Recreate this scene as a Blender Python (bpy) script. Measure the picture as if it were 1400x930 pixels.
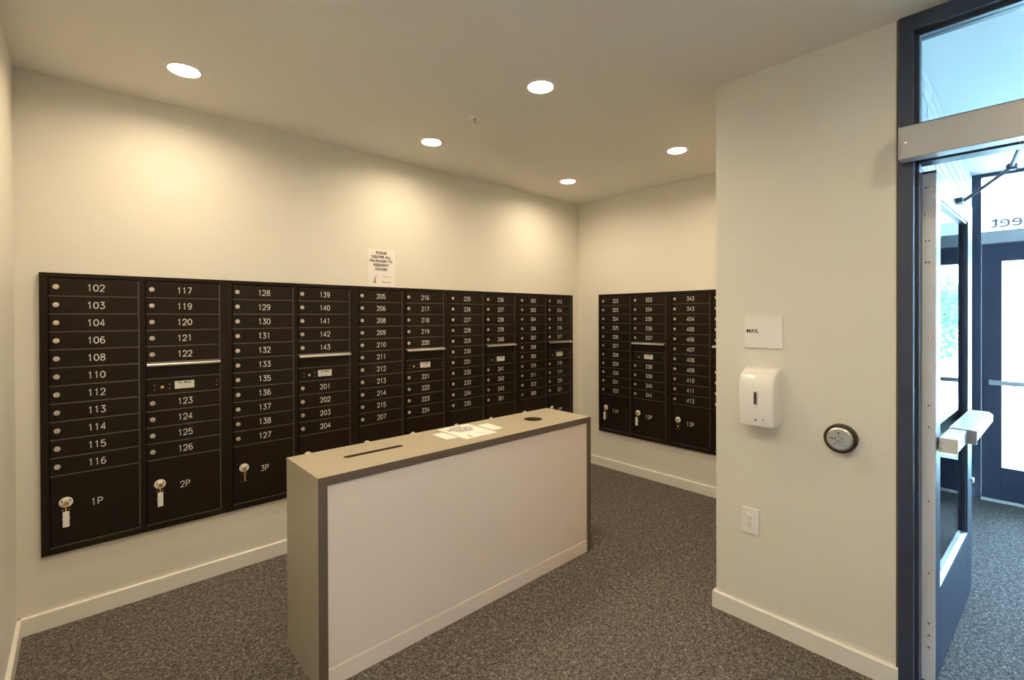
import bpy, bmesh, math, random
from mathutils import Matrix, Vector
random.seed(7)
for o in list(bpy.data.objects): bpy.data.objects.remove(o)
S = bpy.context.scene
COL = S.collection

# ---------------------------------------------------------------- camera, world, exposure
cam = bpy.data.cameras.new('camera'); CAM = bpy.data.objects.new('camera', cam); COL.objects.link(CAM)
cam.sensor_fit = 'HORIZONTAL'; cam.sensor_width = 36; cam.lens = 36*649.05/1400
cam.shift_x = -8.89/1400; cam.shift_y = -27.86/1400; cam.clip_start = .02
rt = Vector((.73427846, -.67884061, -.00325207)); up = Vector((.00599559, .00169469, .99998059)); fw = Vector((.67882192, .7342837, -.00531442))
CAM.matrix_world = Matrix(((rt.x, up.x, -fw.x, -.30537), (rt.y, up.y, -fw.y, -3.30935), (rt.z, up.z, -fw.z, 1.53434), (0, 0, 0, 1)))
S.camera = CAM
W = bpy.data.worlds.new('sky'); S.world = W; W.use_nodes = True
bg = W.node_tree.nodes['Background']; bg.inputs[0].default_value = (.42, .68, 1, 1); bg.inputs[1].default_value = 17.0
vs = S.view_settings
vs.view_transform = 'Standard'; vs.look = 'None'; vs.gamma = 1; vs.use_curve_mapping = False; vs.exposure = 1.65
LAMP_STRENGTH = 90.0
LAMP_COLOR = (1, .82, .57)

# ---------------------------------------------------------------- measures (metres)
XL, XB, XC, YC, H = -.5344, 3.6413, 2.1608, -2.1776, 2.7423
BBH, BBT = .0867, .016
YBACK = -5.0
CABT, CABH, U = 1.7623, 1.40, .79355
CABL, CABD = -.4506, .02
BRY, VX, VH = -2.96, 5.239, 2.716        # brick face, storefront plane, vestibule ceiling

# ---------------------------------------------------------------- materials
def mat(name, col, rough=.5, metal=0, spec=.5, noise=None, bump=None, emit=None, coat=0):
    m = bpy.data.materials.new(name); m.use_nodes = True
    nt = m.node_tree; b = nt.nodes['Principled BSDF']
    b.inputs['Base Color'].default_value = (*col, 1); b.inputs['Roughness'].default_value = rough
    b.inputs['Metallic'].default_value = metal; b.inputs['Specular IOR Level'].default_value = spec
    b.inputs['Coat Weight'].default_value = coat
    tc = nt.nodes.new('ShaderNodeTexCoord')
    if noise:                                   # (scale, second colour, detail, contrast)
        n = nt.nodes.new('ShaderNodeTexNoise'); n.inputs['Scale'].default_value = noise[0]; n.inputs['Detail'].default_value = noise[2]
        r = nt.nodes.new('ShaderNodeValToRGB'); c = noise[3]
        r.color_ramp.elements[0].position = .5-c; r.color_ramp.elements[1].position = .5+c
        r.color_ramp.elements[0].color = (*col, 1); r.color_ramp.elements[1].color = (*noise[1], 1)
        nt.links.new(tc.outputs['Object'], n.inputs['Vector']); nt.links.new(n.outputs['Fac'], r.inputs['Fac'])
        nt.links.new(r.outputs['Color'], b.inputs['Base Color'])
    if bump:                                    # (scale, strength, distance)
        n = nt.nodes.new('ShaderNodeTexNoise'); n.inputs['Scale'].default_value = bump[0]; n.inputs['Detail'].default_value = 3
        k = nt.nodes.new('ShaderNodeBump'); k.inputs['Strength'].default_value = bump[1]; k.inputs['Distance'].default_value = bump[2]
        nt.links.new(tc.outputs['Object'], n.inputs['Vector']); nt.links.new(n.outputs['Fac'], k.inputs['Height'])
        nt.links.new(k.outputs['Normal'], b.inputs['Normal'])
    if emit:
        b.inputs['Emission Color'].default_value = (*emit[0], 1); b.inputs['Emission Strength'].default_value = emit[1]
    return m

def glass(name, tint):
    m = bpy.data.materials.new(name); m.use_nodes = True; nt = m.node_tree; nt.nodes.remove(nt.nodes['Principled BSDF'])
    out = nt.nodes['Material Output']; t = nt.nodes.new('ShaderNodeBsdfTransparent'); g = nt.nodes.new('ShaderNodeBsdfGlossy')
    t.inputs[0].default_value = (*tint, 1); g.inputs['Roughness'].default_value = 0
    f = nt.nodes.new('ShaderNodeFresnel'); f.inputs['IOR'].default_value = 1.5; x = nt.nodes.new('ShaderNodeMixShader')
    nt.links.new(f.outputs[0], x.inputs[0]); nt.links.new(t.outputs[0], x.inputs[1]); nt.links.new(g.outputs[0], x.inputs[2])
    nt.links.new(x.outputs[0], out.inputs[0]); return m

def carpet(name, a, b_, c):
    m = bpy.data.materials.new(name); m.use_nodes = True; nt = m.node_tree; b = nt.nodes['Principled BSDF']
    tc = nt.nodes.new('ShaderNodeTexCoord'); n1 = nt.nodes.new('ShaderNodeTexNoise'); n2 = nt.nodes.new('ShaderNodeTexNoise')
    n1.inputs['Scale'].default_value = 115; n1.inputs['Detail'].default_value = 4; n1.inputs['Distortion'].default_value = 1.2
    n2.inputs['Scale'].default_value = 45; n2.inputs['Detail'].default_value = 2
    r = nt.nodes.new('ShaderNodeValToRGB'); e = r.color_ramp.elements
    e[0].position = .38; e[0].color = (*a, 1); e[1].position = .68; e[1].color = (*c, 1); k = e.new(.53); k.color = (*b_, 1)
    mx = nt.nodes.new('ShaderNodeMath'); mx.operation = 'MULTIPLY_ADD'; mx.inputs[1].default_value = .25; 
    nt.links.new(tc.outputs['Object'], n1.inputs['Vector']); nt.links.new(tc.outputs['Object'], n2.inputs['Vector'])
    sb = nt.nodes.new('ShaderNodeMath'); sb.operation = 'SUBTRACT'; sb.inputs[1].default_value = .5
    nt.links.new(n2.outputs['Fac'], sb.inputs[0]); nt.links.new(sb.outputs[0], mx.inputs[0]); nt.links.new(n1.outputs['Fac'], mx.inputs[2])
    nt.links.new(mx.outputs[0], r.inputs[0]); nt.links.new(r.outputs[0], b.inputs['Base Color'])
    bp = nt.nodes.new('ShaderNodeBump'); bp.inputs['Strength'].default_value = .9; bp.inputs['Distance'].default_value = .006
    nt.links.new(mx.outputs[0], bp.inputs['Height']); nt.links.new(bp.outputs[0], b.inputs['Normal'])
    b.inputs['Roughness'].default_value = .95; b.inputs['Specular IOR Level'].default_value = .15
    return m

M = {
 'wall': mat('wall_paint', (.80, .765, .68), .55, spec=.35, noise=(1.4, (.785, .75, .665), 3, .25), bump=(220, .08, .002)),
 'ceil': mat('ceiling_paint', (.86, .83, .77), .8, spec=.2, bump=(160, .08, .002)),
 'trim': mat('trim_paint', (.86, .83, .77), .35),
 'carpet': carpet('charcoal_carpet', (.060, .053, .047), (.15, .132, .118), (.36, .32, .285)),
 'black': mat('black_powder_coat', (.0195, .0125, .008), .48, metal=.5, spec=.3, noise=(30, (.024, .0155, .010), 3, .3), bump=(700, .10, .0006)),
 'rail': mat('satin_dark_aluminium', (.12, .105, .09), .33, metal=.55),
 'chrome': mat('brushed_nickel', (.72, .66, .57), .28, metal=1),
 'lock': mat('lock_face_nickel', (.85, .76, .64), .34, metal=.75),
 'flap': mat('brushed_aluminium_flap', (.80, .77, .70), .30, metal=.9, bump=(120, .1, .001)),
 'brass': mat('brass', (.78, .55, .18), .3, metal=1),
 'num': mat('engraved_white_fill', (.78, .76, .70), .6),
 'plate': mat('silver_label', (.78, .75, .68), .4, metal=.1),
 'ink': mat('black_ink', (.02, .018, .016), .7),
 'greyink': mat('grey_ink', (.22, .20, .18), .7),
 'goldink': mat('copper_print', (.50, .26, .12), .6),
 'paper': mat('white_paper', (.86, .83, .78), .75, spec=.25),
 'whiteplastic': mat('white_plastic', (.90, .87, .83), .22, spec=.5),
 'whitering': mat('white_lock_plate', (.84, .82, .78), .35),
 'lam': mat('taupe_laminate', (.43, .37, .275), .42, noise=(60, (.45, .388, .29), 4, .3)),
 'lamdark': mat('dark_laminate_edge', (.135, .100, .076), .5, noise=(60, (.15, .112, .086), 4, .3)),
 'panel': mat('glossy_white_panel', (.93, .80, .72), .08, spec=.5),
 'rawedge': mat('raw_board_edge', (.10, .07, .042), .8),
 'frame': mat('dark_blue_grey_frame', (.034, .045, .080), .38, spec=.5, bump=(500, .05, .0005)),
 'doorblue': mat('dark_blue_grey_leaf', (.034, .045, .080), .38),
 'alu': mat('clear_anodised_aluminium', (.44, .44, .45), .42, metal=.3),
 'edgealu': mat('hinge_aluminium', (.86, .88, .92), .45),
 'capgrey': mat('grey_plastic_cap', (.32, .32, .34), .5),
 'steel': mat('stainless_steel', (.62, .62, .62), .25, metal=1),
 'stoneface': mat('etched_steel_face', (.50, .52, .54), .45, metal=.45),
 'rubber': mat('dark_rubber', (.03, .027, .025), .55),
 'glass': glass('clear_glass', (.94, .97, .98)),
 'brick': mat('white_painted_brick', (.74, .75, .75), .6, noise=(25, (.68, .69, .70), 4, .3), bump=(90, .25, .004)),
 'mortar': mat('white_painted_mortar', (.66, .67, .68), .8, bump=(120, .3, .003)),
 'vceil': mat('vestibule_ceiling_paint', (.80, .81, .80), .7),
 'letter': mat('frosted_vinyl', (.20, .25, .30), .6),
 'concrete': mat('concrete', (.60, .59, .56), .85, noise=(3, (.55, .54, .52), 5, .3)),
 'grass': mat('grass_green', (.16, .30, .10), .9, noise=(20, (.24, .40, .14), 5, .3)),
 'leaf': mat('leaf_green', (.10, .26, .08), .6),
 'bark': mat('bark', (.12, .085, .06), .9),
 'facade': mat('pale_facade', (.72, .72, .70), .8, noise=(2, (.68, .68, .67), 4, .3)),
 'winglass': mat('dark_window', (.05, .07, .09), .1),
 'post': mat('grey_blue_metal', (.16, .20, .26), .5),
 'lens': mat('lamp_lens', (1, 1, 1), .5, emit=(LAMP_COLOR, LAMP_STRENGTH)),
 'sprink': mat('bright_white_enamel', (.95, .93, .90), .3),
 'ring': mat('white_trim_ring', (.85, .83, .79), .4),
}

# ---------------------------------------------------------------- mesh helpers
class MB:
    def __init__(s): s.bm = bmesh.new()
    def box(s, x0, x1, y0, y1, z0, z1, bev=0, seg=2):
        x0, x1 = sorted((x0, x1)); y0, y1 = sorted((y0, y1)); z0, z1 = sorted((z0, z1))
        t = bmesh.new(); bmesh.ops.create_cube(t, size=1)
        for v in t.verts: v.co = Vector(((x0+x1)/2+v.co.x*(x1-x0), (y0+y1)/2+v.co.y*(y1-y0), (z0+z1)/2+v.co.z*(z1-z0)))
        if bev: bmesh.ops.bevel(t, geom=t.edges[:], offset=bev, segments=seg, profile=.5, affect='EDGES', clamp_overlap=True)
        return s.add(t)
    def add(s, t, mtx=None):
        if mtx is not None: bmesh.ops.transform(t, matrix=mtx, verts=t.verts[:])
        me = bpy.data.meshes.new('tmp'); t.to_mesh(me); t.free(); s.bm.from_mesh(me); bpy.data.meshes.remove(me); return s
    def lathe(s, prof, mtx=None, n=32, cap=True):   # prof: (radius, height) pairs about local Z
        t = bmesh.new(); rings = []
        for r, z in prof:
            rings.append([t.verts.new((r*math.cos(2*math.pi*i/n), r*math.sin(2*math.pi*i/n), z)) for i in range(n)])
        for a, b in zip(rings, rings[1:]):
            for i in range(n): t.faces.new((a[i], a[(i+1) % n], b[(i+1) % n], b[i]))
        if cap:
            t.faces.new(rings[0][::-1]); t.faces.new(rings[-1])
        bmesh.ops.recalc_face_normals(t, faces=t.faces[:])
        return s.add(t, mtx)
    def prism(s, pts, y0, y1, axis='y'):           # polygon (a,b) swept along an axis
        t = bmesh.new()
        f = {'y': lambda a, b, c: (a, c, b), 'x': lambda a, b, c: (c, a, b), 'z': lambda a, b, c: (a, b, c)}[axis]
        A = [t.verts.new(f(a, b, y0)) for a, b in pts]; B = [t.verts.new(f(a, b, y1)) for a, b in pts]
        t.faces.new(A); t.faces.new(B[::-1]); n = len(pts)
        for i in range(n): t.faces.new((A[i], B[i], B[(i+1) % n], A[(i+1) % n]))
        bmesh.ops.recalc_face_normals(t, faces=t.faces[:])
        return s.add(t)
    def tube(s, pts, r, n=10):
        t = bmesh.new(); P = [Vector(p) for p in pts]; rings = []
        for i, p in enumerate(P):
            d = (P[min(i+1, len(P)-1)]-P[max(i-1, 0)]).normalized()
            q = d.to_track_quat('Z', 'Y')
            rings.append([t.verts.new(p+q @ Vector((r*math.cos(2*math.pi*k/n), r*math.sin(2*math.pi*k/n), 0))) for k in range(n)])
        for a, b in zip(rings, rings[1:]):
            for i in range(n): t.faces.new((a[i], a[(i+1) % n], b[(i+1) % n], b[i]))
        t.faces.new(rings[0][::-1]); t.faces.new(rings[-1])
        bmesh.ops.recalc_face_normals(t, faces=t.faces[:])
        return s.add(t)
    def mesh(s, name, m, smooth=False):
        me = bpy.data.meshes.new(name); s.bm.to_mesh(me); s.bm.free(); me.materials.append(M[m])
        if smooth:
            for p in me.polygons: p.use_smooth = True
            me.set_sharp_from_angle(angle=math.radians(35))
        return me

def link(name, me, parent=None, loc=(0, 0, 0), rz=0):
    o = bpy.data.objects.new(name, me); COL.objects.link(o); o.location = loc; o.rotation_euler = (0, 0, rz)
    if parent: o.parent = parent
    return o
def obj(name, mb, m, parent=None, loc=(0, 0, 0), smooth=False, rz=0): return link(name, mb.mesh(name, m, smooth), parent, loc, rz)
def tag(o, label, cat, group=None):
    o['label'] = label; o['category'] = cat
    if group: o['group'] = group
    return o
def thing(name, label, cat, loc=(0, 0, 0), rz=0, group=None): return tag(link(name, None, None, loc, rz), label, cat, group)
def struct(name, mb, m, label=None, cat=None, smooth=False):
    o = obj(name, mb, m, None, smooth=smooth); o['kind'] = 'structure'
    if label: o['label'] = label
    if cat: o['category'] = cat
    return o
def sthing(name, label, cat, loc=(0, 0, 0), rz=0):
    o = thing(name, label, cat, loc, rz); o['kind'] = 'structure'; return o
FRONT = Matrix.Rotation(math.pi/2, 4, 'X')          # local Z -> -Y (towards the viewer of a wall thing)
def at(x, y, z): return Matrix.Translation((x, y, z))
TXT = {}
def text_mesh(s, size, m, bold=0, ext=.0004, space=1.0, align='CENTER', mirror=False, lines=1.0):
    key = (s, size, m, bold, align, mirror)
    if key in TXT: return TXT[key]
    c = bpy.data.curves.new('text', 'FONT'); c.body = s; c.size = size; c.extrude = ext; c.offset = bold; c.space_character = space
    c.align_x = align; c.align_y = 'CENTER'; c.resolution_u = 3; c.space_line = lines
    o = bpy.data.objects.new('text', c); me = bpy.data.meshes.new_from_object(o); bpy.data.objects.remove(o)
    mt = Matrix.Rotation(math.pi/2, 4, 'X')
    if mirror: mt = mt @ Matrix.Diagonal((-1, 1, 1, 1))
    me.transform(mt); me.materials.clear(); me.materials.append(M[m]); TXT[key] = me
    return me
STROKES = {                                          # engraved single-line figures in a 0..1 box
 '0': [[(.5, 1), (.82, .9), (1, .65), (1, .35), (.82, .1), (.5, 0), (.18, .1), (0, .35), (0, .65), (.18, .9), (.5, 1)]],
 '1': [[(.2, .78), (.42, .88), (.55, 1), (.55, 0)]],
 '2': [[(.02, .72), (.10, .90), (.32, 1), (.68, 1), (.92, .88), (.98, .70), (.85, .50), (0, 0), (1, 0)]],
 '3': [[(.05, 1), (.92, 1), (.45, .60), (.72, .58), (.95, .42), (.98, .25), (.85, .07), (.55, 0), (.25, .02), (.02, .18)]],
 '4': [[(.74, 0), (.74, 1), (0, .28), (1, .28)]],
 '5': [[(.9, 1), (.12, 1), (.06, .55), (.40, .64), (.75, .60), (.97, .42), (.97, .22), (.80, .05), (.45, 0), (.18, .04), (.02, .18)]],
 '6': [[(.88, .92), (.60, 1), (.30, .95), (.06, .65), (.02, .32), (.16, .08), (.45, 0), (.78, .05), (.98, .25), (.92, .48), (.62, .60), (.28, .55), (.04, .36)]],
 '7': [[(0, 1), (1, 1), (.35, 0)]],
 '8': [[(.5, .55), (.16, .65), (.08, .82), (.25, .97), (.5, 1), (.75, .97), (.92, .82), (.84, .65), (.5, .55), (.12, .44), (0, .25), (.16, .05), (.5, 0), (.84, .05), (1, .25), (.88, .44), (.5, .55)]],
 '9': [[(.12, .08), (.40, 0), (.70, .05), (.94, .35), (.98, .68), (.84, .92), (.55, 1), (.22, .95), (.02, .75), (.08, .52), (.38, .40), (.72, .45), (.96, .64)]],
 'P': [[(.05, 0), (.05, 1), (.70, 1), (.95, .88), (.98, .74), (.90, .56), (.70, .48), (.05, .48)]]}
def stroke_mesh(txt, h, w, adv, sw, m):
    key = ('stroke', txt, h)
    if key in TXT: return TXT[key]
    bm = bmesh.new(); x0 = -(adv*(len(txt)-1)+w)/2
    for i, chh in enumerate(txt):
        for pl_ in STROKES[chh]:
            P = [Vector((x0+i*adv+a*w, (b-.5)*h)) for a, b in pl_]; L = []
            for k, q in enumerate(P):
                d1 = (P[k]-P[k-1]).normalized() if k else (P[1]-P[0]).normalized(); d2 = (P[k+1]-P[k]).normalized() if k < len(P)-1 else d1
                if k == 0 and (P[0]-P[-1]).length < 1e-6: d1 = (P[-1]-P[-2]).normalized()
                if k == len(P)-1 and (P[0]-P[-1]).length < 1e-6: d2 = (P[1]-P[0]).normalized()
                d = (d1+d2); d = d.normalized() if d.length > .2 else d1
                n_ = Vector((-d.y, d.x))*sw/2/max(.5, abs(d.dot(d1)))
                L.append((bm.verts.new((q.x+n_.x, -.0004, q.y+n_.y)), bm.verts.new((q.x-n_.x, -.0004, q.y-n_.y))))
            for a, b in zip(L, L[1:]): bm.faces.new((a[0], a[1], b[1], b[0]))
    bmesh.ops.recalc_face_normals(bm, faces=bm.faces[:])
    if bm.faces and sum(f.normal.y for f in bm.faces) > 0: bmesh.ops.reverse_faces(bm, faces=bm.faces[:])
    r = bmesh.ops.extrude_face_region(bm, geom=bm.faces[:]); bmesh.ops.translate(bm, vec=(0, .0004, 0), verts=[v for v in r['geom'] if isinstance(v, bmesh.types.BMVert)])
    me = bpy.data.meshes.new('number'); bm.to_mesh(me); bm.free(); me.materials.append(M[m]); TXT[key] = me
    return me
RW = -math.pi/2                                     # facing of things on walls whose front looks to -x

# ---------------------------------------------------------------- the setting
LO, HI = XL-.15, YBACK-.15
t = MB().box(LO, XC, HI, .15, -.05, 0).box(XC, XB+.15, YC, .15, -.05, 0).box(XC, XC+.13, -4.05, BRY, -.05, 0)
struct('floor', t, 'carpet', 'dark charcoal speckled carpet of the mail room', 'floor')
struct('floor_vestibule', MB().box(XC+.13, VX+.06, -5.0, BRY, -.05, 0), 'carpet', 'daylit carpet of the entrance vestibule beyond the open door', 'floor')
t = MB().box(LO, XC, HI, .15, H+.06, H+.2).box(XC, XB+.15, YC, .15, H+.06, H+.2)
# ceiling board with real round cut-outs for the recessed lamps
LIGHTS = [(.075, -.507), (1.48, -.503), (2.893, -.503), (1.475, -1.560), (2.886, -1.558), (.075, -1.559), (.075, -2.615), (.075, -3.67), (1.475, -3.67)]
def plate_holes(outer, holes, z0, z1):
    c = bpy.data.curves.new('plate', 'CURVE'); c.dimensions = '2D'; c.fill_mode = 'BOTH'; c.extrude = (z1-z0)/2
    for poly in [outer]+holes:
        sp = c.splines.new('POLY'); sp.points.add(len(poly)-1); sp.use_cyclic_u = True
        for q, (x, y) in zip(sp.points, poly): q.co = (x, y, 0, 1)
    o = bpy.data.objects.new('plate', c); me = bpy.data.meshes.new_from_object(o); bpy.data.objects.remove(o)
    me.transform(Matrix.Translation((0, 0, (z0+z1)/2))); b = bmesh.new(); b.from_mesh(me); bpy.data.meshes.remove(me)
    for f in b.faces: f.smooth = False
    return b
def circ(x, y, r, n=40): return [(x+r*math.cos(2*math.pi*i/n), y+r*math.sin(2*math.pi*i/n)) for i in range(n)]
pl = MB(); pl.add(plate_holes([(LO, HI), (XC, HI), (XC, YC), (XB+.15, YC), (XB+.15, .15), (LO, .15)], [circ(x, y, .066) for x, y in LIGHTS], H, H+.06))
me = bpy.data.meshes.new('tmp'); t.bm.to_mesh(me); pl.bm.from_mesh(me); t.bm.free()
struct('ceiling', pl, 'ceil', 'warm white painted ceiling with recessed lamps', 'ceiling')
struct('ceiling_vestibule', MB().box(XC+.13, VX+.2, -5.0, BRY+.12, VH, VH+.1), 'vceil', 'white vestibule ceiling seen through the transom pane', 'ceiling')
struct('wall_back', MB().box(LO, XB+.15, 0, .15, 0, H), 'wall', 'cream wall behind the long row of mailbox cabinets', 'wall')
struct('wall_left', MB().box(LO, XL, YBACK, 0, 0, H), 'wall', 'cream side wall meeting the mailbox wall beside cabinet 102', 'wall')
struct('wall_end', MB().box(XB, XB+.15, YC, 0, 0, H), 'wall', 'cream end wall of the alcove holding cabinets 322 to 412', 'wall')
t = MB().box(XC, XC+.13, -2.939, YC, 0, H).box(XC+.13, XB+.15, -2.40, YC, 0, H)
struct('wall_right', t, 'wall', 'cream wall carrying the mail sign and soap dispenser beside the door', 'wall')
struct('wall_front', MB().box(LO, XC+.13, HI, YBACK, 0, H), 'wall', 'cream wall closing the lobby', 'wall')
struct('wall_right_front', MB().box(XC, XC+.13, YBACK, -4.05, 0, H), 'wall', 'cream wall on the other side of the entrance door', 'wall')
def base(name, pts, label):                          # extruded board with eased top edge
    t = MB()
    for (ax, a0, a1, f, s) in pts:
        prof = [(f, 0), (f+s*BBT, 0), (f+s*BBT, BBH-.004), (f+s*(BBT-.004), BBH), (f, BBH)]
        if ax == 'x': t.prism(prof, a0, a1, 'x')
        else: t.prism(prof, a0, a1, 'y')
    return struct(name, t, 'trim', label, 'baseboard')
base('baseboard_back', [('x', XL, XB, 0, -1)], 'white baseboard below the long row of mailbox cabinets')
base('baseboard_left', [('y', YBACK, 0, XL, 1)], 'white baseboard of the side wall beside cabinet 102')
base('baseboard_end', [('y', YC, 0, XB, -1)], 'white baseboard below cabinets 322 to 412')
base('baseboard_right', [('y', -2.939, YC, XC, -1), ('x', XC-BBT, XB, YC, 1)], 'white baseboard under the outlet and round door button')
base('baseboard_front', [('x', XL, XC, YBACK, 1)], 'white baseboard of the wall closing the lobby')

# vestibule: painted brick side wall, every brick above the door leaf its own piece
bw = struct('wall_vestibule', MB().box(XC+.13, VX+.3, BRY+.006, BRY+.12, 0, VH), 'mortar', 'white painted brick wall of the vestibule beside the open door', 'wall')
BL, BH_, J = .215, .065, .010
bmesh_ = MB().box(-(BL-J)/2, (BL-J)/2, 0, .012, -(BH_-J/2)/2, (BH_-J/2)/2, .002, 1).mesh('brick', 'brick')
rest = MB(); nb = 0
row = 0; z = VH-.036
while z > .03:
    x = XC+.14+BL/2-(BL/2 if row % 2 else 0)
    while x < VX-.06:
        if x-BL/2 > XC+.125:
            yy = BRY+random.uniform(-.0025, .0015)
            if row < 11 and nb < 290: b = link('brick', bmesh_, bw, (x, yy, z)); nb += 1
            else: rest.box(x-(BL-J)/2, x+(BL-J)/2, yy, yy+.012, z-(BH_-J/2)/2, z+(BH_-J/2)/2)
        x += BL
    z -= BH_+.006; row += 1
rb = obj('lower_bricks', rest, 'brick', bw); rb['kind'] = 'stuff'
struct('wall_vestibule_far', MB().box(XC+.13, VX+.3, -5.0, -4.9, 0, VH), 'vceil', 'white wall on the far side of the vestibule', 'wall')

# ---------------------------------------------------------------- interior door frame with transom, door leaf, operator
FX0, FX1 = XC-.012, XC+.115
df = sthing('trim_1', 'dark blue-grey metal door frame with a transom window above', 'door frame', (XC, -2.94, 0))
def part(name, mb, m, parent, loc=None, smooth=False):
    o = obj(name, mb, m, None, smooth=smooth)
    o.parent = parent; o.matrix_parent_inverse = Matrix.Translation(parent.location).inverted() if parent.rotation_euler.z == 0 else parent.matrix_basis.inverted()
    return o
YR = -4.05
part('jamb', MB().box(FX0, FX1, -2.939, -2.986, 0, H, .002).box(FX0+.05, FX1, -2.986, -2.998, 0, 2.17), 'frame', df)
part('jamb', MB().box(FX0, FX1, YR, YR+.05, 0, H, .002).box(FX0+.05, FX1, YR+.05, YR+.062, 0, 2.17), 'frame', df)
part('head', MB().box(FX0, FX1, YR+.05, -2.986, 2.680, H-.001, .002), 'frame', df)
part('transom_bar', MB().box(FX0, FX1, YR+.05, -2.986, 2.17, 2.30, .002).box(FX0+.05, FX1, YR+.06, -2.986, 2.155, 2.17), 'frame', df)
gx = XC+.055
for a in (MB().box(gx-.03, gx+.03, -2.986, -3.000, 2.30, 2.68), MB().box(gx-.03, gx+.03, YR+.05, YR+.064, 2.30, 2.68), MB().box(gx-.03, gx+.03, YR+.064, -3.0, 2.664, 2.68), MB().box(gx-.03, gx+.03, YR+.064, -3.0, 2.30, 2.314)):
    part('glazing_bead', a, 'frame', df)
part('pane', MB().box(gx-.003, gx+.003, YR+.064, -3.0, 2.314, 2.664), 'glass', df)
part('caulk_bead', MB().box(XC-.004, XC+.0, -2.931, -2.941, BBH, H-.001), 'lamdark', df)
part('screw', MB().lathe([(.004, 0), (.004, .002)], at(2.19, -3.035, 2.155) @ Matrix.Rotation(math.pi, 4, 'X'), 10), 'steel', df)

op = thing('door_operator', 'long light grey metal operator box above the open door', 'door operator', (XC, -2.95, 2.15))
part('housing', MB().box(XC-.083, FX0, YR, -2.955, 2.152, 2.278, .003), 'alu', op)
part('end_cap', MB().box(XC-.084, FX0, -2.955, -2.949, 2.151, 2.279, .002), 'alu', op)
part('screw', MB().lathe([(.004, 0), (.004, .002)], at(XC-.084, -2.972, 2.213) @ Matrix.Rotation(-math.pi/2, 4, 'Y'), 10), 'steel', op)

ANG = math.radians(-2.38)
dl = sthing('door_1', 'open glass door swung back against the brick wall', 'door', (2.294, -2.994, .012), ANG)
# leaf in its own frame: x along the leaf from the hinge, y = 0 back face .. -.047 push face, z up
DW, DH, TH = 1.03, 2.125, .047
obj('hinge_stile', MB().box(0, .095, -TH, 0, 0, DH, .002), 'doorblue', dl)
obj('lock_stile', MB().box(DW-.15, DW, -TH, 0, 0, DH, .002), 'doorblue', dl)
obj('top_rail', MB().box(.095, DW-.15, -TH, 0, DH-.105, DH, .002), 'doorblue', dl)
obj('bottom_rail', MB().box(.095, DW-.15, -TH, 0, 0, .35, .002), 'doorblue', dl)
for a in (MB().prism([(-TH, .35), (-TH, .362), (-.028, .372), (-.028, .35)], .095, DW-.15, 'x'), MB().box(.095, .107, -TH+.006, -.028, .372, DH-.105), MB().box(DW-.162, DW-.15, -TH+.006, -.028, .372, DH-.105), MB().box(.107, DW-.162, -TH+.006, -.028, DH-.117, DH-.105)):
    obj('glazing_bead', a, 'doorblue', dl)
obj('pane', MB().box(.095, DW-.15, -.0275, -.0215, .35, DH-.105), 'glass', dl)
hs = obj('hinge_strip', MB().box(-.006, 0, -TH+.001, .001, -.004, DH-.012, .001), 'edgealu', dl); hs['label'] = 'pale aluminium continuous hinge with screws'
obj('hinge_knuckle', MB().box(-.007, 0, .0008, .005, 0, DH-.014, .001), 'goldink', dl)
scr = MB().lathe([(.0045, 0), (.0045, .0012), (.002, .002)], Matrix.Rotation(-math.pi/2, 4, 'Y'), 12).mesh('screw', 'steel', True)
for zz, two in ((2.055, 1), (1.94, 1), (1.835, 1), (1.745, 1), (1.43, 0), (1.15, 0), (1.06, 0), (.75, 0), (.45, 0), (.24, 0), (.19, 0), (.14, 0)):
    link('screw', scr, hs, (-.006, -.026, zz))
    if two: link('screw', scr, hs, (-.006, -.016, zz))
pb = obj('panic_bar', MB().box(.045, .30, -TH-.062, -TH, .955, 1.012, .006), 'alu', dl); pb['label'] = 'satin aluminium push bar across the door'
obj('push_pad', MB().prism([(-TH, .955), (-TH-.075, .955), (-TH-.092, .968), (-TH-.092, 1.0), (-TH-.075, 1.014), (-TH, 1.014)], .30, .93, 'x'), 'alu', pb)
obj('pad_cap', MB().box(.293, .301, -TH-.094, -TH, .953, 1.016, .003), 'capgrey', pb)
obj('end_cap', MB().box(.036, .046, -TH-.063, -TH-.002, .952, 1.014, .003), 'trim', pb)
for zz in (.97, .998): link('screw', scr, pb, (.036, -TH-.012, zz))
obj('arm_shoe', MB().box(.50, .58, -TH-.022, -TH, 2.065, 2.09, .004), 'post', dl)
obj('floor_stop', MB().box(DW-.03, DW+.012, -TH-.01, -TH, .60, .625, .003), 'alu', dl)
obj('latch', MB().box(DW-.002, DW+.012, -TH+.006, -.012, 1.02, 1.12, .003), 'steel', dl)
# operator arm linking leaf and box
lf = Matrix.Translation(dl.location) @ Matrix.Rotation(ANG, 4, 'Z')
a0 = lf @ Vector((.55, -TH-.02, 2.078)); a1 = Vector((2.75, -3.247, 2.196)); a2 = Vector((2.19, -3.285, 2.160))
part('arm', MB().tube([a0, a1], .008), 'post', op, smooth=True)
part('arm', MB().tube([a1+Vector((0, 0, .006)), a2], .008), 'post', op, smooth=True)
part('elbow', MB().lathe([(.016, -.012), (.018, -.008), (.018, .012), (.014, .016)], at(*a1), 16), 'post', op, smooth=True)

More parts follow.
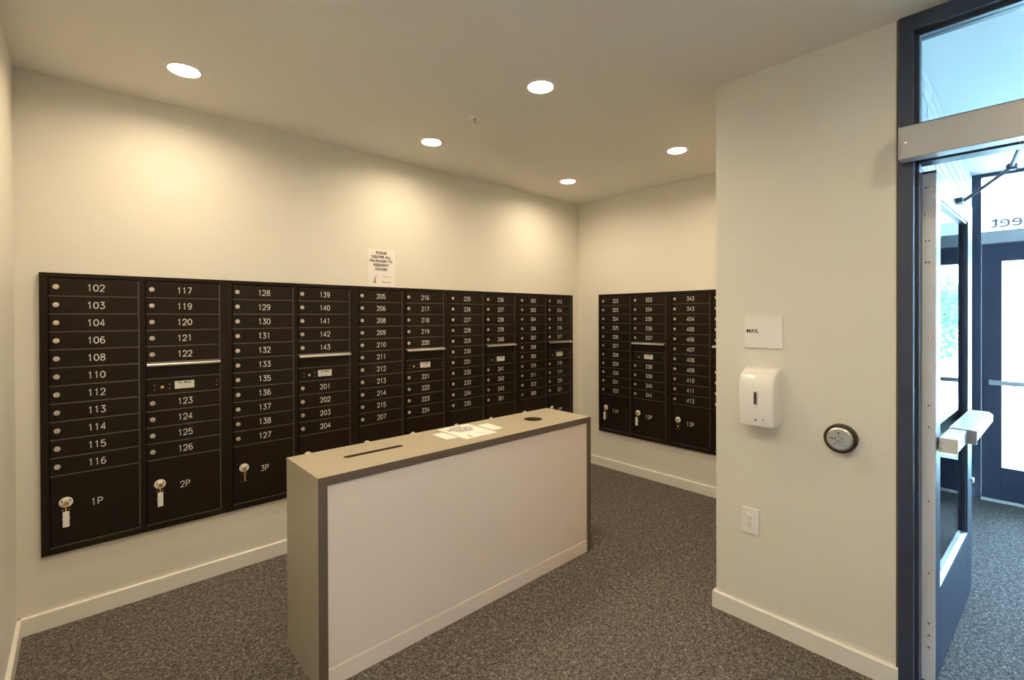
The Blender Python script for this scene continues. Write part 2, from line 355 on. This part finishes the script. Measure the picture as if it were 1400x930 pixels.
# ---------------------------------------------------------------- exterior storefront of the vestibule
sf = sthing('door_2', 'dark blue-grey glazed entrance storefront at the end of the vestibule', 'door', (VX, -3.0, 0))
X0, X1 = VX, VX+.06
part('jamb', MB().box(X0, X1, BRY, -3.020, 0, VH, .002), 'doorblue', sf)
part('jamb', MB().box(X0, X1, -3.97, -4.03, 0, VH, .002), 'doorblue', sf)
part('jamb', MB().box(X0, X1, -4.84, -4.90, 0, VH, .002), 'doorblue', sf)
part('head', MB().box(X0, X1, -4.84, -3.020, VH-.03, VH-.001, .002), 'doorblue', sf)
tb = part('transom_bar', MB().box(X0-.03, X1, -4.84, -3.020, 2.130, 2.231, .003), 'alu', sf)
part('sill', MB().box(X0, X1, -4.84, -4.03, 0, .1, .002), 'doorblue', sf)
part('threshold', MB().box(X0-.03, X1+.05, -3.97, -3.020, 0, .014, .003), 'trim', sf)
part('pane', MB().box(X0+.027, X0+.033, -3.97, -3.020, 2.231, VH-.03), 'glass', sf)
part('pane', MB().box(X0+.027, X0+.033, -4.84, -4.03, 2.231, VH-.03), 'glass', sf)
part('pane', MB().box(X0+.027, X0+.033, -4.84, -4.03, .1, 2.130), 'glass', sf)
ld = part('door_leaf', MB().box(X0+.008, X0+.052, -3.022, -3.142, .016, 2.128, .002).box(X0+.008, X0+.052, -3.85, -3.968, .016, 2.128, .002).box(X0+.008, X0+.052, -3.85, -3.142, 1.98, 2.128, .002).box(X0+.008, X0+.052, -3.85, -3.142, .016, .285, .002), 'doorblue', sf)
ch = lambda name, mb, m, par: (lambda o: (setattr(o, 'parent', par), setattr(o, 'matrix_parent_inverse', Matrix.Translation((VX, -3.0, 0)).inverted()), o)[2])(obj(name, mb, m))
def sub(name, mb, m, par):                         # sub-part given in world coordinates under a part of the storefront
    o = obj(name, mb, m); o.parent = par; o.matrix_parent_inverse = Matrix.Identity(4); return o
sub('pane', MB().box(X0+.027, X0+.033, -3.85, -3.142, .285, 1.98), 'glass', ld)
sub('push_bar', MB().box(X0-.05, X0-.02, -3.90, -3.067, .965, 1.002, .004).box(X0-.03, X0+.01, -3.067, -3.09, .965, 1.002, .002).box(X0-.03, X0+.01, -3.88, -3.90, .965, 1.002, .002), 'alu', ld)
lt = link('vinyl_lettering', text_mesh('eet', .145, 'letter', .0025, .0005, 1.0, 'RIGHT', True), None); lt.rotation_euler = (0, 0, RW)
me = lt.data.copy(); me.transform(Matrix.Translation((VX+.024, -3.075, 2.305)) @ Matrix.Rotation(RW, 4, 'Z')); bpy.data.objects.remove(lt)
lt = link('vinyl_lettering', me); lt.parent = sf; lt.matrix_parent_inverse = Matrix.Translation(sf.location).inverted(); lt['label'] = 'frosted mirrored letters reading eet'

# ---------------------------------------------------------------- outdoors
struct('ground', MB().box(VX+.06, 60, -40, 40, -.1, -.012).box(-30, VX+.06, -40, HI, -.1, -.012).box(-30, LO, HI, 20, -.1, -.012), 'concrete', 'pale concrete pavement outside the entrance', 'pavement')
tag(obj('lawn_strip', MB().box(6.6, 8.1, -12, 8, -.012, .02, .005), 'grass'), 'green lawn strip outside the entrance', 'lawn')
for k, (yy, hh, w) in enumerate(((-2.66, 2.05, .09), (-2.80, 2.05, .025), (-2.88, 2.2, .035), (-2.97, 2.05, .03), (-3.08, 2.0, .07), (-3.24, 2.15, .06), (-3.38, 2.05, .03), (-3.52, 2.2, .07))):
    tag(obj('fence_post', MB().box(13-w/2, 13+w/2, -w/2, w/2, 0, hh, .004).box(13-w*.7, 13+w*.7, -w*.7, w*.7, 0, .02), 'post', None, (0, yy, -.012)), 'grey-blue upright metal post of the fence across the pavement', 'post', 'fence posts across the pavement')
fb = thing('far_building', 'pale building with dark windows across the street', 'building', (30, -4, -.012))
obj('facade', MB().box(0, 6, -14, 14, 0, 7), 'facade', fb)
for i in range(7):
    for j in range(2):
        w = obj('window', MB().box(-.06, 0, -12+i*4-.9, -12+i*4+.9, 1+j*3.2, 2.9+j*3.2), 'trim', fb); obj('pane', MB().box(-.07, -.06, -12+i*4-.8, -12+i*4+.8, 1.1+j*3.2, 2.8+j*3.2), 'winglass', w)
def shrub(x, y, h, r, label):
    s = thing('leafy_shrub', label, 'shrub', (x, y, -.012), 0, None)
    obj('stem', MB().tube([(0, 0, 0), (.03, .02, h*.4), (0, .03, h*.75)], .03).tube([(0, 0, h*.2), (.2, .15, h*.7)], .018).tube([(0, 0, h*.25), (-.18, -.2, h*.7)], .018), 'bark', s)
    bm = bmesh.new(); rr = random.Random(x*7)
    for i in range(1500):
        d = Vector((rr.gauss(0, 1), rr.gauss(0, 1), rr.gauss(0, 1))).normalized()*rr.uniform(.55, 1)
        c = Vector((d.x*r, d.y*r, h*.6+d.z*h*.4)); a = Vector((rr.gauss(0, 1), rr.gauss(0, 1), rr.gauss(0, 1))).normalized(); b = a.orthogonal().normalized()
        bm.faces.new([bm.verts.new(c+a*.07), bm.verts.new(c+b*.03), bm.verts.new(c-a*.07), bm.verts.new(c-b*.03)])
    mb = MB(); mb.bm.free(); mb.bm = bm; f = obj('foliage', mb, 'leaf', s); f['kind'] = 'stuff'
shrub(12.5, -5.2, 2.6, .9, 'tall leafy green shrub on the pavement outside')
shrub(10.5, -5.6, 1.3, .5, 'low rounded green shrub on the pavement outside')

# ---------------------------------------------------------------- recessed lamps and sprinkler
ringm = MB().lathe([(.066, .004), (.066, -.004), (.0655, -.005), (.080, -.004), (.082, 0), (.066, 0)], None, 48, False).mesh('trim_ring', 'ring', True)
canm = MB().lathe([(.0655, -.004), (.060, .018), (.060, .030)], None, 48, False).mesh('baffle', 'ring', True)
lensm = MB().lathe([(.0599, .016), (.0599, .019)], None, 48).mesh('lens', 'lens')
LBL = {0: 'round recessed lamp over mailbox cabinet 102 to 126', 1: 'round recessed lamp over the middle of the mailbox wall', 2: 'round recessed lamp in the corner above cabinet 302 to 321', 3: 'round recessed lamp over the front of the island counter', 4: 'round recessed lamp in front of cabinets 333 and 342'}
for i, (x, y) in enumerate(LIGHTS):
    off = '' if i in LBL else '_offscreen'         # the ceiling grid goes on above and behind the camera
    l = thing('recessed_lamp'+off, LBL.get(i, 'round recessed lamp in the lobby ceiling'), 'lamp', (x, y, H), 0, 'recessed ceiling lamps')
    link('trim_ring', ringm, l); link('baffle', canm, l); link('lens'+off, lensm, l)
sp = thing('fire_sprinkler', 'small pendent fire sprinkler on a white escutcheon between the ceiling lamps', 'sprinkler', (1.458, -1.018, H))
obj('escutcheon', MB().lathe([(.035, 0), (.036, -.004), (.034, -.009), (.028, -.010), (.024, -.004), (.010, -.004)], None, 32), 'sprink', sp, smooth=True)
obj('body', MB().lathe([(.010, -.007), (.010, -.020), (.006, -.022), (.004, -.036)], None, 16), 'chrome', sp, smooth=True)
obj('frame_arms', MB().tube([(.010, 0, -.018), (.012, 0, -.03), (.003, 0, -.046)], .002, 8).tube([(-.010, 0, -.018), (-.012, 0, -.03), (-.003, 0, -.046)], .002, 8), 'ring', sp)
obj('deflector', MB().lathe([(.004, -.044), (.014, -.046), (.014, -.048), (.003, -.049)], None, 16), 'sprink', sp)

# ---------------------------------------------------------------- mailbox cabinets (front looks to local -y, x from the left edge)
A0, A1, B0, B1 = .0356, .3772, .4140, .7562
ZR, ROW = 1.735-CABT, .0898                         # first row top, measured from the cabinet top
PB = -(CABT-.400)                                   # bottom of parcel doors
def frame_mesh():
    t = MB(); d = CABD
    t.box(0, A0-.006, -d, 0, -CABH, 0, .0015); t.box(A1+.006, B0-.006, -d+.003, 0, -CABH, 0, .0015); t.box(B1+.006, U, -d, 0, -CABH, 0, .0015)
    for a, b in ((A0-.006, A1+.006), (B0-.006, B1+.006)):
        t.box(a, b, -d+.001, 0, ZR+.006, 0, .0015); t.box(a, b, -d+.001, 0, -CABH, PB-.006, .0015)
    return t.mesh('frame', 'black')
FRAME = frame_mesh()
BACKP = MB().box(A0-.006, B1+.006, -.006, 0, -CABH+.005, -.005).mesh('recess', 'black')
DOORW = A1-A0
DOOR = MB().box(0, DOORW, -.0185, -.006, -ROW+.0055, 0, .0016).mesh('mail_door', 'black')
PDOOR = MB().box(0, DOORW, -.0185, -.006, PB-(ZR-11*ROW)+.002, 0, .0016).mesh('parcel_door', 'black')
RAIL = MB().box(-.003, DOORW+.004, -.0190, -.004, -.0055, -.0005, .0008).mesh('rail', 'rail')
HINGE = MB().lathe([(.0035, ZR-11*ROW-.004), (.0035, ZR)], at(0, -.0165, 0), 10).mesh('hinge_rod', 'rail', True)
PHINGE = MB().lathe([(.0035, PB+.004), (.0035, ZR-11*ROW-.006)], at(0, -.0165, 0), 10).mesh('hinge_rod', 'rail', True)
SILL = MB().box(-.004, DOORW+.006, -.0195, -.004, -.007, -.001, .001).mesh('rail', 'rail')
LOCK = MB().lathe([(.0125, 0), (.0125, .003), (.0112, .005), (.0070, .0054), (.0062, .0040), (.0052, .0040), (.0046, .0055), (.0012, .0058)], FRONT, 24).mesh('lock', 'lock', True)
KEYH = MB().box(-.0006, .0006, -.0062, -.005, -.003, .003).mesh('keyway', 'ink')
PLATE = MB().lathe([(.026, 0), (.026, .002), (.024, .0032), (.0125, .0032), (.0125, .006), (.010, .007)], FRONT, 32).mesh('lock_plate', 'whitering', True)
SLOT = MB().box(-.0022, .0022, -.0042, -.0030, -.006, .006, .001).mesh('slot', 'ink')
CORE = MB().lathe([(.0105, .006), (.0105, .010), (.008, .0115)], FRONT, 20).mesh('lock_core', 'brass', True)
SCREW = MB().lathe([(.0028, 0), (.0028, .0010), (.0015, .0018)], FRONT, 10).mesh('screw', 'chrome', True)
OSLOT = MB().box(0, DOORW, -.0125, -.006, -ROW+.0055, 0, .001).mesh('slot_panel', 'black')
FLAP = MB().prism([(-.012, .004), (-.046, -.006), (-.048, -.012), (-.046, -.020), (-.043, -.020), (-.044, -.012), (-.012, -.002)], -.002, DOORW+.002, 'x').mesh('slot_hood', 'flap')
LABELP = MB().box(-.046, .046, -.0012, 0, -.0215, .0215, .0008).mesh('label_plate', 'plate')
BLOCK = MB().lathe([(.0085, 0), (.0085, .0015), (.006, .0035), (.003, .0038)], FRONT, 18).mesh('panel_lock', 'brass', True)

def cabinet(loc, rz, cola, colb, pa, pb_, label, keyed=()):
    c = thing('mailbox_cabinet', label, 'mailbox', loc, rz, 'wall mailbox cabinets')
    link('frame', FRAME, c); link('recess', BACKP, c)
    for X, nums, par, slotcol in ((A0, cola, pa, False), (B0, colb, pb_, True)):
        k = 0
        for r in range(11):
            zt = ZR-r*ROW
            link('rail', RAIL, c, (X, 0, zt-ROW+.0055))
            if slotcol and r == 5:
                sp_ = link('outgoing_slot', OSLOT, c, (X, 0, zt)); h = link('slot_hood', FLAP, sp_, (0, 0, .004)); h['label'] = 'bright brushed aluminium hood'
                continue
            d = link('outgoing_door' if slotcol and r == 6 else 'mail_door', DOOR, c, (X, 0, zt))
            if slotcol and r == 6:
                link('panel_lock', BLOCK, d, (.067, -.0185, -.047)); lp = link('label_plate', LABELP, d, (.170, -.0185, -.040))
                lp['label'] = 'small silver U.S. MAIL plate'
                link('print', text_mesh('U.S. MAIL', .0165, 'ink', .0004, .0002), d, (.170, -.0200, -.0275))
                link('print', text_mesh('-----------------\n-----------------\n-----------------', .0085, 'greyink', 0, .0002, 1, 'CENTER', False, .9), d, (.170, -.0200, -.046))
                for sx in (.033, .101, .327):
                    for sz in (-.033, -.058): link('screw', SCREW, d, (sx, -.0185, sz))
                continue
            lk = link('lock', LOCK, d, (.0235, -.0185, -.042)); link('keyway', KEYH, d, (.0235, -.0185, -.042))
            if k < len(nums):
                link('number', stroke_mesh(str(nums[k]), .033, .0175, .0245, .0040, 'num'), d, (DOORW*.505, -.0187, -.043)); k += 1
        zt = ZR-11*ROW
        d = link('parcel_door', PDOOR, c, (X, 0, zt)); link('rail', SILL, c, (X, 0, PB))
        link('hinge_rod', HINGE, c, (X+DOORW+.0035, 0, 0)); link('hinge_rod', PHINGE, c, (X+DOORW+.0035, 0, 0))
        zc = .612-(CABT+zt); p_ = link('lock_plate', PLATE, d, (.054, -.0185, zc)); p_['label'] = 'round white lock plate'
        link('lock_core', CORE, d, (.054, -.0185, zc))
        for s in (-1, 1):
            q = link('slot', SLOT, d, (.054+s*.0155, -.0185, zc+.008)); q.rotation_euler = (0, s*math.radians(-25), 0)
            for sz in (-.038, -.082): link('screw', SCREW, d, (.054+s*.013, -.0185, zc+sz))
        if par: link('number', stroke_mesh(par, .033, .0175, .0255, .0040, 'num'), d, (.170, -.0187, zc-.024))
        if par == '13P': link('panel_lock', BLOCK, d, (.054, -.0185, zc-.060))
    return c
R_ = lambda a, b: list(range(a, b+1))
UNITS = [
 ([102, 103, 104, 106, 108, 110, 112, 113, 114, 115, 116], [117, 119, 120, 121, 122, 123, 124, 125, 126], '1P', '2P', 'black mailbox cabinet with doors 102 to 126 and parcel lockers 1P and 2P'),
 ([128, 129, 130, 131, 132, 133, 135, 136, 137, 138, 127], [139, 140, 141, 142, 143, 201, 202, 203, 204], '3P', '4P', 'black mailbox cabinet with doors 128 to 204 and parcel locker 3P'),
 ([205, 206, 208, 209, 210, 211, 212, 213, 214, 215, 207], R_(216, 224), '5P', '6P', 'black mailbox cabinet with doors 205 to 224 under the paper notice'),
 (R_(225, 235), R_(236, 243)+[301], '7P', '8P', 'black mailbox cabinet with doors 225 to 243 and 301'),
 ([302, 303, 304, 306, 307, 308, 309, 310, 311, 312, 305], R_(313, 321), '9P', '10P', 'black mailbox cabinet with doors 302 to 321 next to the room corner'),
]
for i, (a, b, pa, pb_, lab) in enumerate(UNITS): cabinet((CABL+U*i, 0, CABT), 0, a, b, pa, pb_, lab)
WY = -.277
cabinet((XB, WY, CABT), RW, R_(322, 332), R_(333, 341), '11P', '12P', 'black mailbox cabinet on the end wall with doors 322 to 341')
cabinet((XB, WY-U, CABT), RW, [342, 343]+R_(404, 412), [], '13P', None, 'black mailbox cabinet on the end wall with doors 342 to 412 and locker 13P')

# keys left in the parcel locks
KRING = MB().lathe([(.009, -.001), (.0105, 0), (.009, .001), (.0075, 0), (.009, -.001)], at(0, -.004, -.010) @ FRONT, 18, False).mesh('key_bow', 'brass', True)
KBLADE = MB().box(-.0035, .0035, -.004, -.002, -.045, -.016, .0008).mesh('key_blade', 'brass')
KBLADE2 = MB().prism([(-.0045, -.014), (.0045, -.014), (.0045, -.03), (.006, -.036), (.0045, -.04), (.006, -.055), (.004, -.075), (0, -.082), (-.004, -.075)], -.005, -.0025).mesh('key_blade', 'brass')
KTAG = MB().box(-.0125, .0125, -.009, -.005, -.124, -.046, .002).mesh('key_tag', 'paper')
def key(xyz, rz, n, tagged):
    k = thing('locker_key', f'brass key {"with a white tag " if tagged else "without a tag "}hanging in the lock of parcel locker {n}', 'key', xyz, rz, 'parcel locker keys')
    CAPK = link('key_head', CORE.copy(), k, (0, .006, 0)); link('key_bow', KRING, k)
    if tagged: link('key_blade', KBLADE, k); link('key_tag', KTAG, k, (0, .001, .004))
    else: link('key_blade', KBLADE2, k)
ky = -.0185-.0115
for i, col, n, tg in ((0, A0, '1P', 1), (0, B0, '2P', 1), (1, A0, '3P', 0)): key((CABL+U*i+col+.054, ky, .612), 0, n, tg)
key((XB+ky, WY-(A0+.050), .612), RW, '11P', 1); key((XB+ky, WY-(B0+.050), .612), RW, '12P', 1)

# ---------------------------------------------------------------- island counter
KX0, KX1, KY0, KY1, KH, KT = .401, 2.1537, -1.343, -.944, .8806, .038
ct = thing('island_counter', 'taupe waterfall counter with glossy white front, a slot and a round hole in its top', 'counter', ((KX0+KX1)/2, (KY0+KY1)/2, 0))
def cpart(name, mb, m, smooth=False): return part(name, mb, m, ct, smooth=smooth)
def slot(x0, x1, y, r, n=12):
    return [(x1-r+r*math.cos(a), y+r*math.sin(a)) for a in [(-.5+i/n)*math.pi for i in range(n+1)]]+[(x0+r+r*math.cos(a), y+r*math.sin(a)) for a in [(.5+i/n)*math.pi for i in range(n+1)]]
SL = slot(.597, .903, -1.127, .019); HO = circ(1.825, -1.140, .060)
tm = MB(); tm.add(plate_holes([(KX0, KY0), (KX1, KY0), (KX1, KY1), (KX0, KY1)], [SL, HO], KH-KT, KH)); cpart('top', tm, 'lam')
cpart('edge_band', MB().box(KX0, KX1, KY0-.0012, KY0, KH-KT, KH-.0005), 'lamdark')
for a, b in ((KX0, KX0+KT), (KX1-KT, KX1)):
    cpart('side_panel', MB().box(a, b, KY0, KY1, 0, KH-KT, .0008), 'lam'); cpart('edge_band', MB().box(a, b, KY0-.0012, KY0, 0, KH-KT), 'lamdark')
cpart('front_panel', MB().box(KX0+KT, KX1-KT, KY0+.004, KY0+.022, .082, KH-KT, .0008), 'panel')
cpart('kick_strip', MB().box(KX0+KT, KX1-KT, KY0+.0005, KY0+.022, .002, .0795, .0015), 'panel')
cpart('back_panel', MB().box(KX0+KT, KX1-KT, KY1-.022, KY1-.004, .002, KH-KT, .0008), 'panel')
def rim(poly, m):
    t = bmesh.new(); c = Vector((sum(p[0] for p in poly)/len(poly), sum(p[1] for p in poly)/len(poly), 0))
    def ring_(off, z):
        out = []
        for i, (x, y) in enumerate(poly):
            a = Vector(poly[i-1]); b = Vector(poly[(i+1) % len(poly)]); d = (b-a).normalized(); n_ = Vector((-d.y, d.x))
            out.append(t.verts.new((x+n_.x*off, y+n_.y*off, z)))
        return out
    R4 = [ring_(-.0008, KH-KT), ring_(-.0008, KH-.001), ring_(.0012, KH-.001), ring_(.0012, KH-KT)]
    for a, b in zip(R4, R4[1:]+R4[:1]):
        for i in range(len(poly)): t.faces.new((a[i], a[(i+1) % len(poly)], b[(i+1) % len(poly)], b[i]))
    bmesh.ops.recalc_face_normals(t, faces=t.faces[:]); mb_ = MB(); mb_.add(t); return mb_
cpart('slot_rim', rim(SL, 0), 'rawedge'); cpart('hole_rim', rim(HO, 0), 'rawedge')
cpart('slot_liner', MB().box(.55, .95, -1.20, -1.05, .25, .26).box(.55, .56, -1.20, -1.05, .26, KH-KT).box(.94, .95, -1.2, -1.05, .26, KH-KT).box(.56, .94, -1.2, -1.19, .26, KH-KT).box(.56, .94, -1.06, -1.05, .26, KH-KT), 'rawedge')
cpart('hole_liner', MB().lathe([(.075, .25), (.075, KH-KT), (.07, KH-KT), (.07, .26)], at(1.825, -1.14, 0), 32), 'rawedge')

# ---------------------------------------------------------------- papers
def sheet(name, pts, z, label, cat, m='paper'):
    o = thing(name, label, cat, (pts[0][0], pts[0][1], z)); x0, y0 = pts[0]
    obj('page', MB().prism([(x-x0, y-y0) for x, y in pts][::-1], .0002, .0012, 'z'), m, o); return o
def flat_print(par, s, size, m, loc, rz, bold=0, lines=1.0):
    me = text_mesh(s, size, m, bold, .0001, 1, 'CENTER', False, lines).copy(); me.transform(Matrix.Rotation(-math.pi/2, 4, 'X'))
    return link('print', me, par, loc, rz)
ns = sheet('paper_notice', [(1.216, -.964), (1.437, -.964), (1.432, -1.252), (1.212, -1.252)], KH, 'letter-size printed delivery notice lying on the island counter', 'notice')
flat_print(ns, 'PLEASE\nDELIVER ALL\nPACKAGES TO\nRESIDENT\nDOORS', .027, 'ink', (.108, -.088, .0013), 0, .0008, 1.0)
flat_print(ns, 'Thank You,', .011, 'greyink', (.150, -.225, .0013), 0); flat_print(ns, 'Management', .011, 'greyink', (.150, -.255, .0013), 0)
def logo(): return [(-.016, -.03), (-.010, -.005), (-.004, .012), (.004, .026), (.014, .032), (.006, .018), (.002, 0), (.003, -.016), (.008, -.03)]
obj('logo', MB().prism(logo(), .0012, .0014, 'z'), 'goldink', ns, (.055, -.240, 0))
for pts, lab in (([(1.131, -1.042), (1.201, -1.044), (1.201, -1.190), (1.131, -1.186)], 'small blank white card beside the notice, on its slot side'), ([(1.458, -1.032), (1.535, -1.036), (1.526, -1.191), (1.449, -1.196)], 'small white card beside the notice, on its round hole side')):
    s_ = sheet('paper_card', pts, KH, lab, 'card'); flat_print(s_, '-', .014, 'greyink', (.035, -.08, .0013), 0)
wn = thing('wall_notice', 'white paper notice taped above the mailboxes asking to deliver all packages', 'notice', (1.3595, 0, CABT))
obj('page', MB().box(-.108, .108, -.0016, -.0002, 0, .284), 'paper', wn)
def wprint(s, size, m, x, z, bold=0): return link('print', text_mesh(s, size, m, bold, .0002), wn, (x, -.0018, z))
for i, s in enumerate(('PLEASE', 'DELIVER ALL', 'PACKAGES TO', 'RESIDENT', 'DOORS')): wprint(s, .0275, 'ink', -.004, .254-i*.0305, .0010)
wprint('Thank You,', .013, 'greyink', .040, .078); wprint('Management', .014, 'greyink', .040, .038, .0003)
obj('logo', MB().prism([(x, z) for x, z in logo()], -.0019, -.0016), 'goldink', wn, (-.052, 0, .058))

# ---------------------------------------------------------------- things on the right wall
ms = thing('mail_sign', 'square white wall sign reading MAIL', 'sign', (XC, -2.414, 1.379), RW)
obj('plate', MB().box(-.088, .088, -.006, 0, 0, .154, .001), 'whiteplastic', ms)
link('lettering', text_mesh('MAIL', .026, 'ink', .0005, .0003, 1.05, 'LEFT'), ms, (-.079, -.0064, .082))

# soap dispenser: rounded hood tapering to the wall at the top, chin at the bottom
sd = thing('sanitizer_dispenser', 'white wall-mounted hand sanitizer dispenser with a dark sight window', 'dispenser', (XC, -2.4135, 1.008), RW)
prof = [(0, .012), (-.080, 0), (-.094, .002), (-.098, .012), (-.100, .09), (-.099, .17), (-.094, .205), (-.082, .235), (-.060, .257), (-.032, .268), (0, .272)]
t = bmesh.new(); n = 14; rows = []
HWD = .0815
for (yy, zz) in prof:
    f = min(1, max(0, -yy/.10)); w = HWD
    rows.append([t.verts.new((w*s, yy, zz)) for s in (-1, 1)])
for a, b in zip(rows, rows[1:]): t.faces.new((a[0], a[1], b[1], b[0]))
t.faces.new([r[0] for r in rows][::-1]); t.faces.new([r[1] for r in rows]); t.faces.new((rows[-1][0], rows[-1][1], rows[0][1], rows[0][0]))
bmesh.ops.recalc_face_normals(t, faces=t.faces[:])
ed = [e for e in t.edges if abs(e.verts[0].co.x-e.verts[1].co.x) < 1e-6 and max(e.verts[0].co.y, e.verts[1].co.y) < -.0001]
bmesh.ops.bevel(t, geom=ed, offset=.013, segments=4, profile=.5, affect='EDGES')
mb = MB(); mb.add(t); obj('housing', mb, 'whiteplastic', sd, smooth=True)
obj('sight_window', MB().box(-.0085, .0085, -.1015, -.099, .104, .166, .0008), 'steel', sd); obj('window_slot', MB().box(-.0055, .0035, -.1025, -.1010, .108, .162, .0005), 'ink', sd)
link('print', text_mesh('-------', .010, 'greyink', .0003, .0002), sd, (0, -.1002, .092))
obj('drop_icon', MB().prism([(-.008, .028), (.008, .028), (.003, .033), (0, .041), (-.003, .033)], -.1002, -.0985), 'greyink', sd)
obj('indicator', MB().lathe([(.003, 0), (.003, .001)], at(.036, -.0986, .037) @ FRONT, 12), 'ink', sd)
obj('nozzle', MB().box(-.02, .02, -.07, -.03, -.004, .008, .003), 'rubber', sd)

pbn = thing('door_push_button', 'round steel wheelchair push-to-open button in a black ring', 'button', (XC, -2.740, .997), RW)
obj('ring', MB().lathe([(.062, 0), (.062, .030), (.060, .034), (.054, .035), (.052, .031), (.052, .0)], FRONT, 48), 'rubber', pbn, smooth=True)
obj('bezel', MB().lathe([(.052, .020), (.052, .033), (.050, .036), (.043, .0395)], FRONT, 48), 'chrome', pbn, smooth=True)
obj('face', MB().lathe([(.0432, .030), (.0432, .0397), (.0425, .0400)], FRONT, 48), 'stoneface', pbn)
YF = -.0402
wc = MB()
wc.lathe([(.0035, -.0004), (.0035, .0004)], at(-.003, YF, .027) @ FRONT, 12)
wc.tube([(-.003, YF, .022), (-.002, YF, .010), (.007, YF, .010), (.013, YF, .001), (.016, YF, .002)], .0011, 6)
wc.tube([(-.003+.0115*math.cos(a), YF, .004+.0105*math.sin(a)) for a in [math.radians(130+i*17) for i in range(12)]], .0011, 6)
obj('wheelchair_symbol', wc, 'ink', pbn)
link('lettering', text_mesh('PUSH', .0115, 'greyink', .0002, .0003, 1.1), pbn, (.001, YF, -.013)); link('lettering', text_mesh('TO OPEN', .0115, 'greyink', .0002, .0003, 1.1), pbn, (.001, YF, -.025))
obj('bar_mark', MB().box(-.034, -.018, YF-.0003, YF+.001, -.001, .003), 'ink', pbn)

ol = thing('power_outlet', 'white two-socket power outlet low on the wall', 'outlet', (XC, -2.353, .446), RW)
obj('cover_plate', MB().box(-.041, .041, -.006, 0, 0, .129, .003), 'whiteplastic', ol)
obj('insert', MB().box(-.0175, .0175, -.0085, -.005, .031, .098, .0012), 'whiteplastic', ol)
for zc in (.081, .048):
    obj('socket', MB().box(-.0075, -.0055, -.0088, -.008, zc-.004, zc+.005).box(.0055, .0075, -.0088, -.008, zc-.003, zc+.004).lathe([(.0025, 0), (.0025, .0006)], at(0, -.0083, zc-.010) @ FRONT, 10), 'ink', ol)
for zc in (.018, .111): obj('screw', MB().lathe([(.003, 0), (.003, .001)], at(0, -.006, zc) @ FRONT, 10), 'ring', ol)
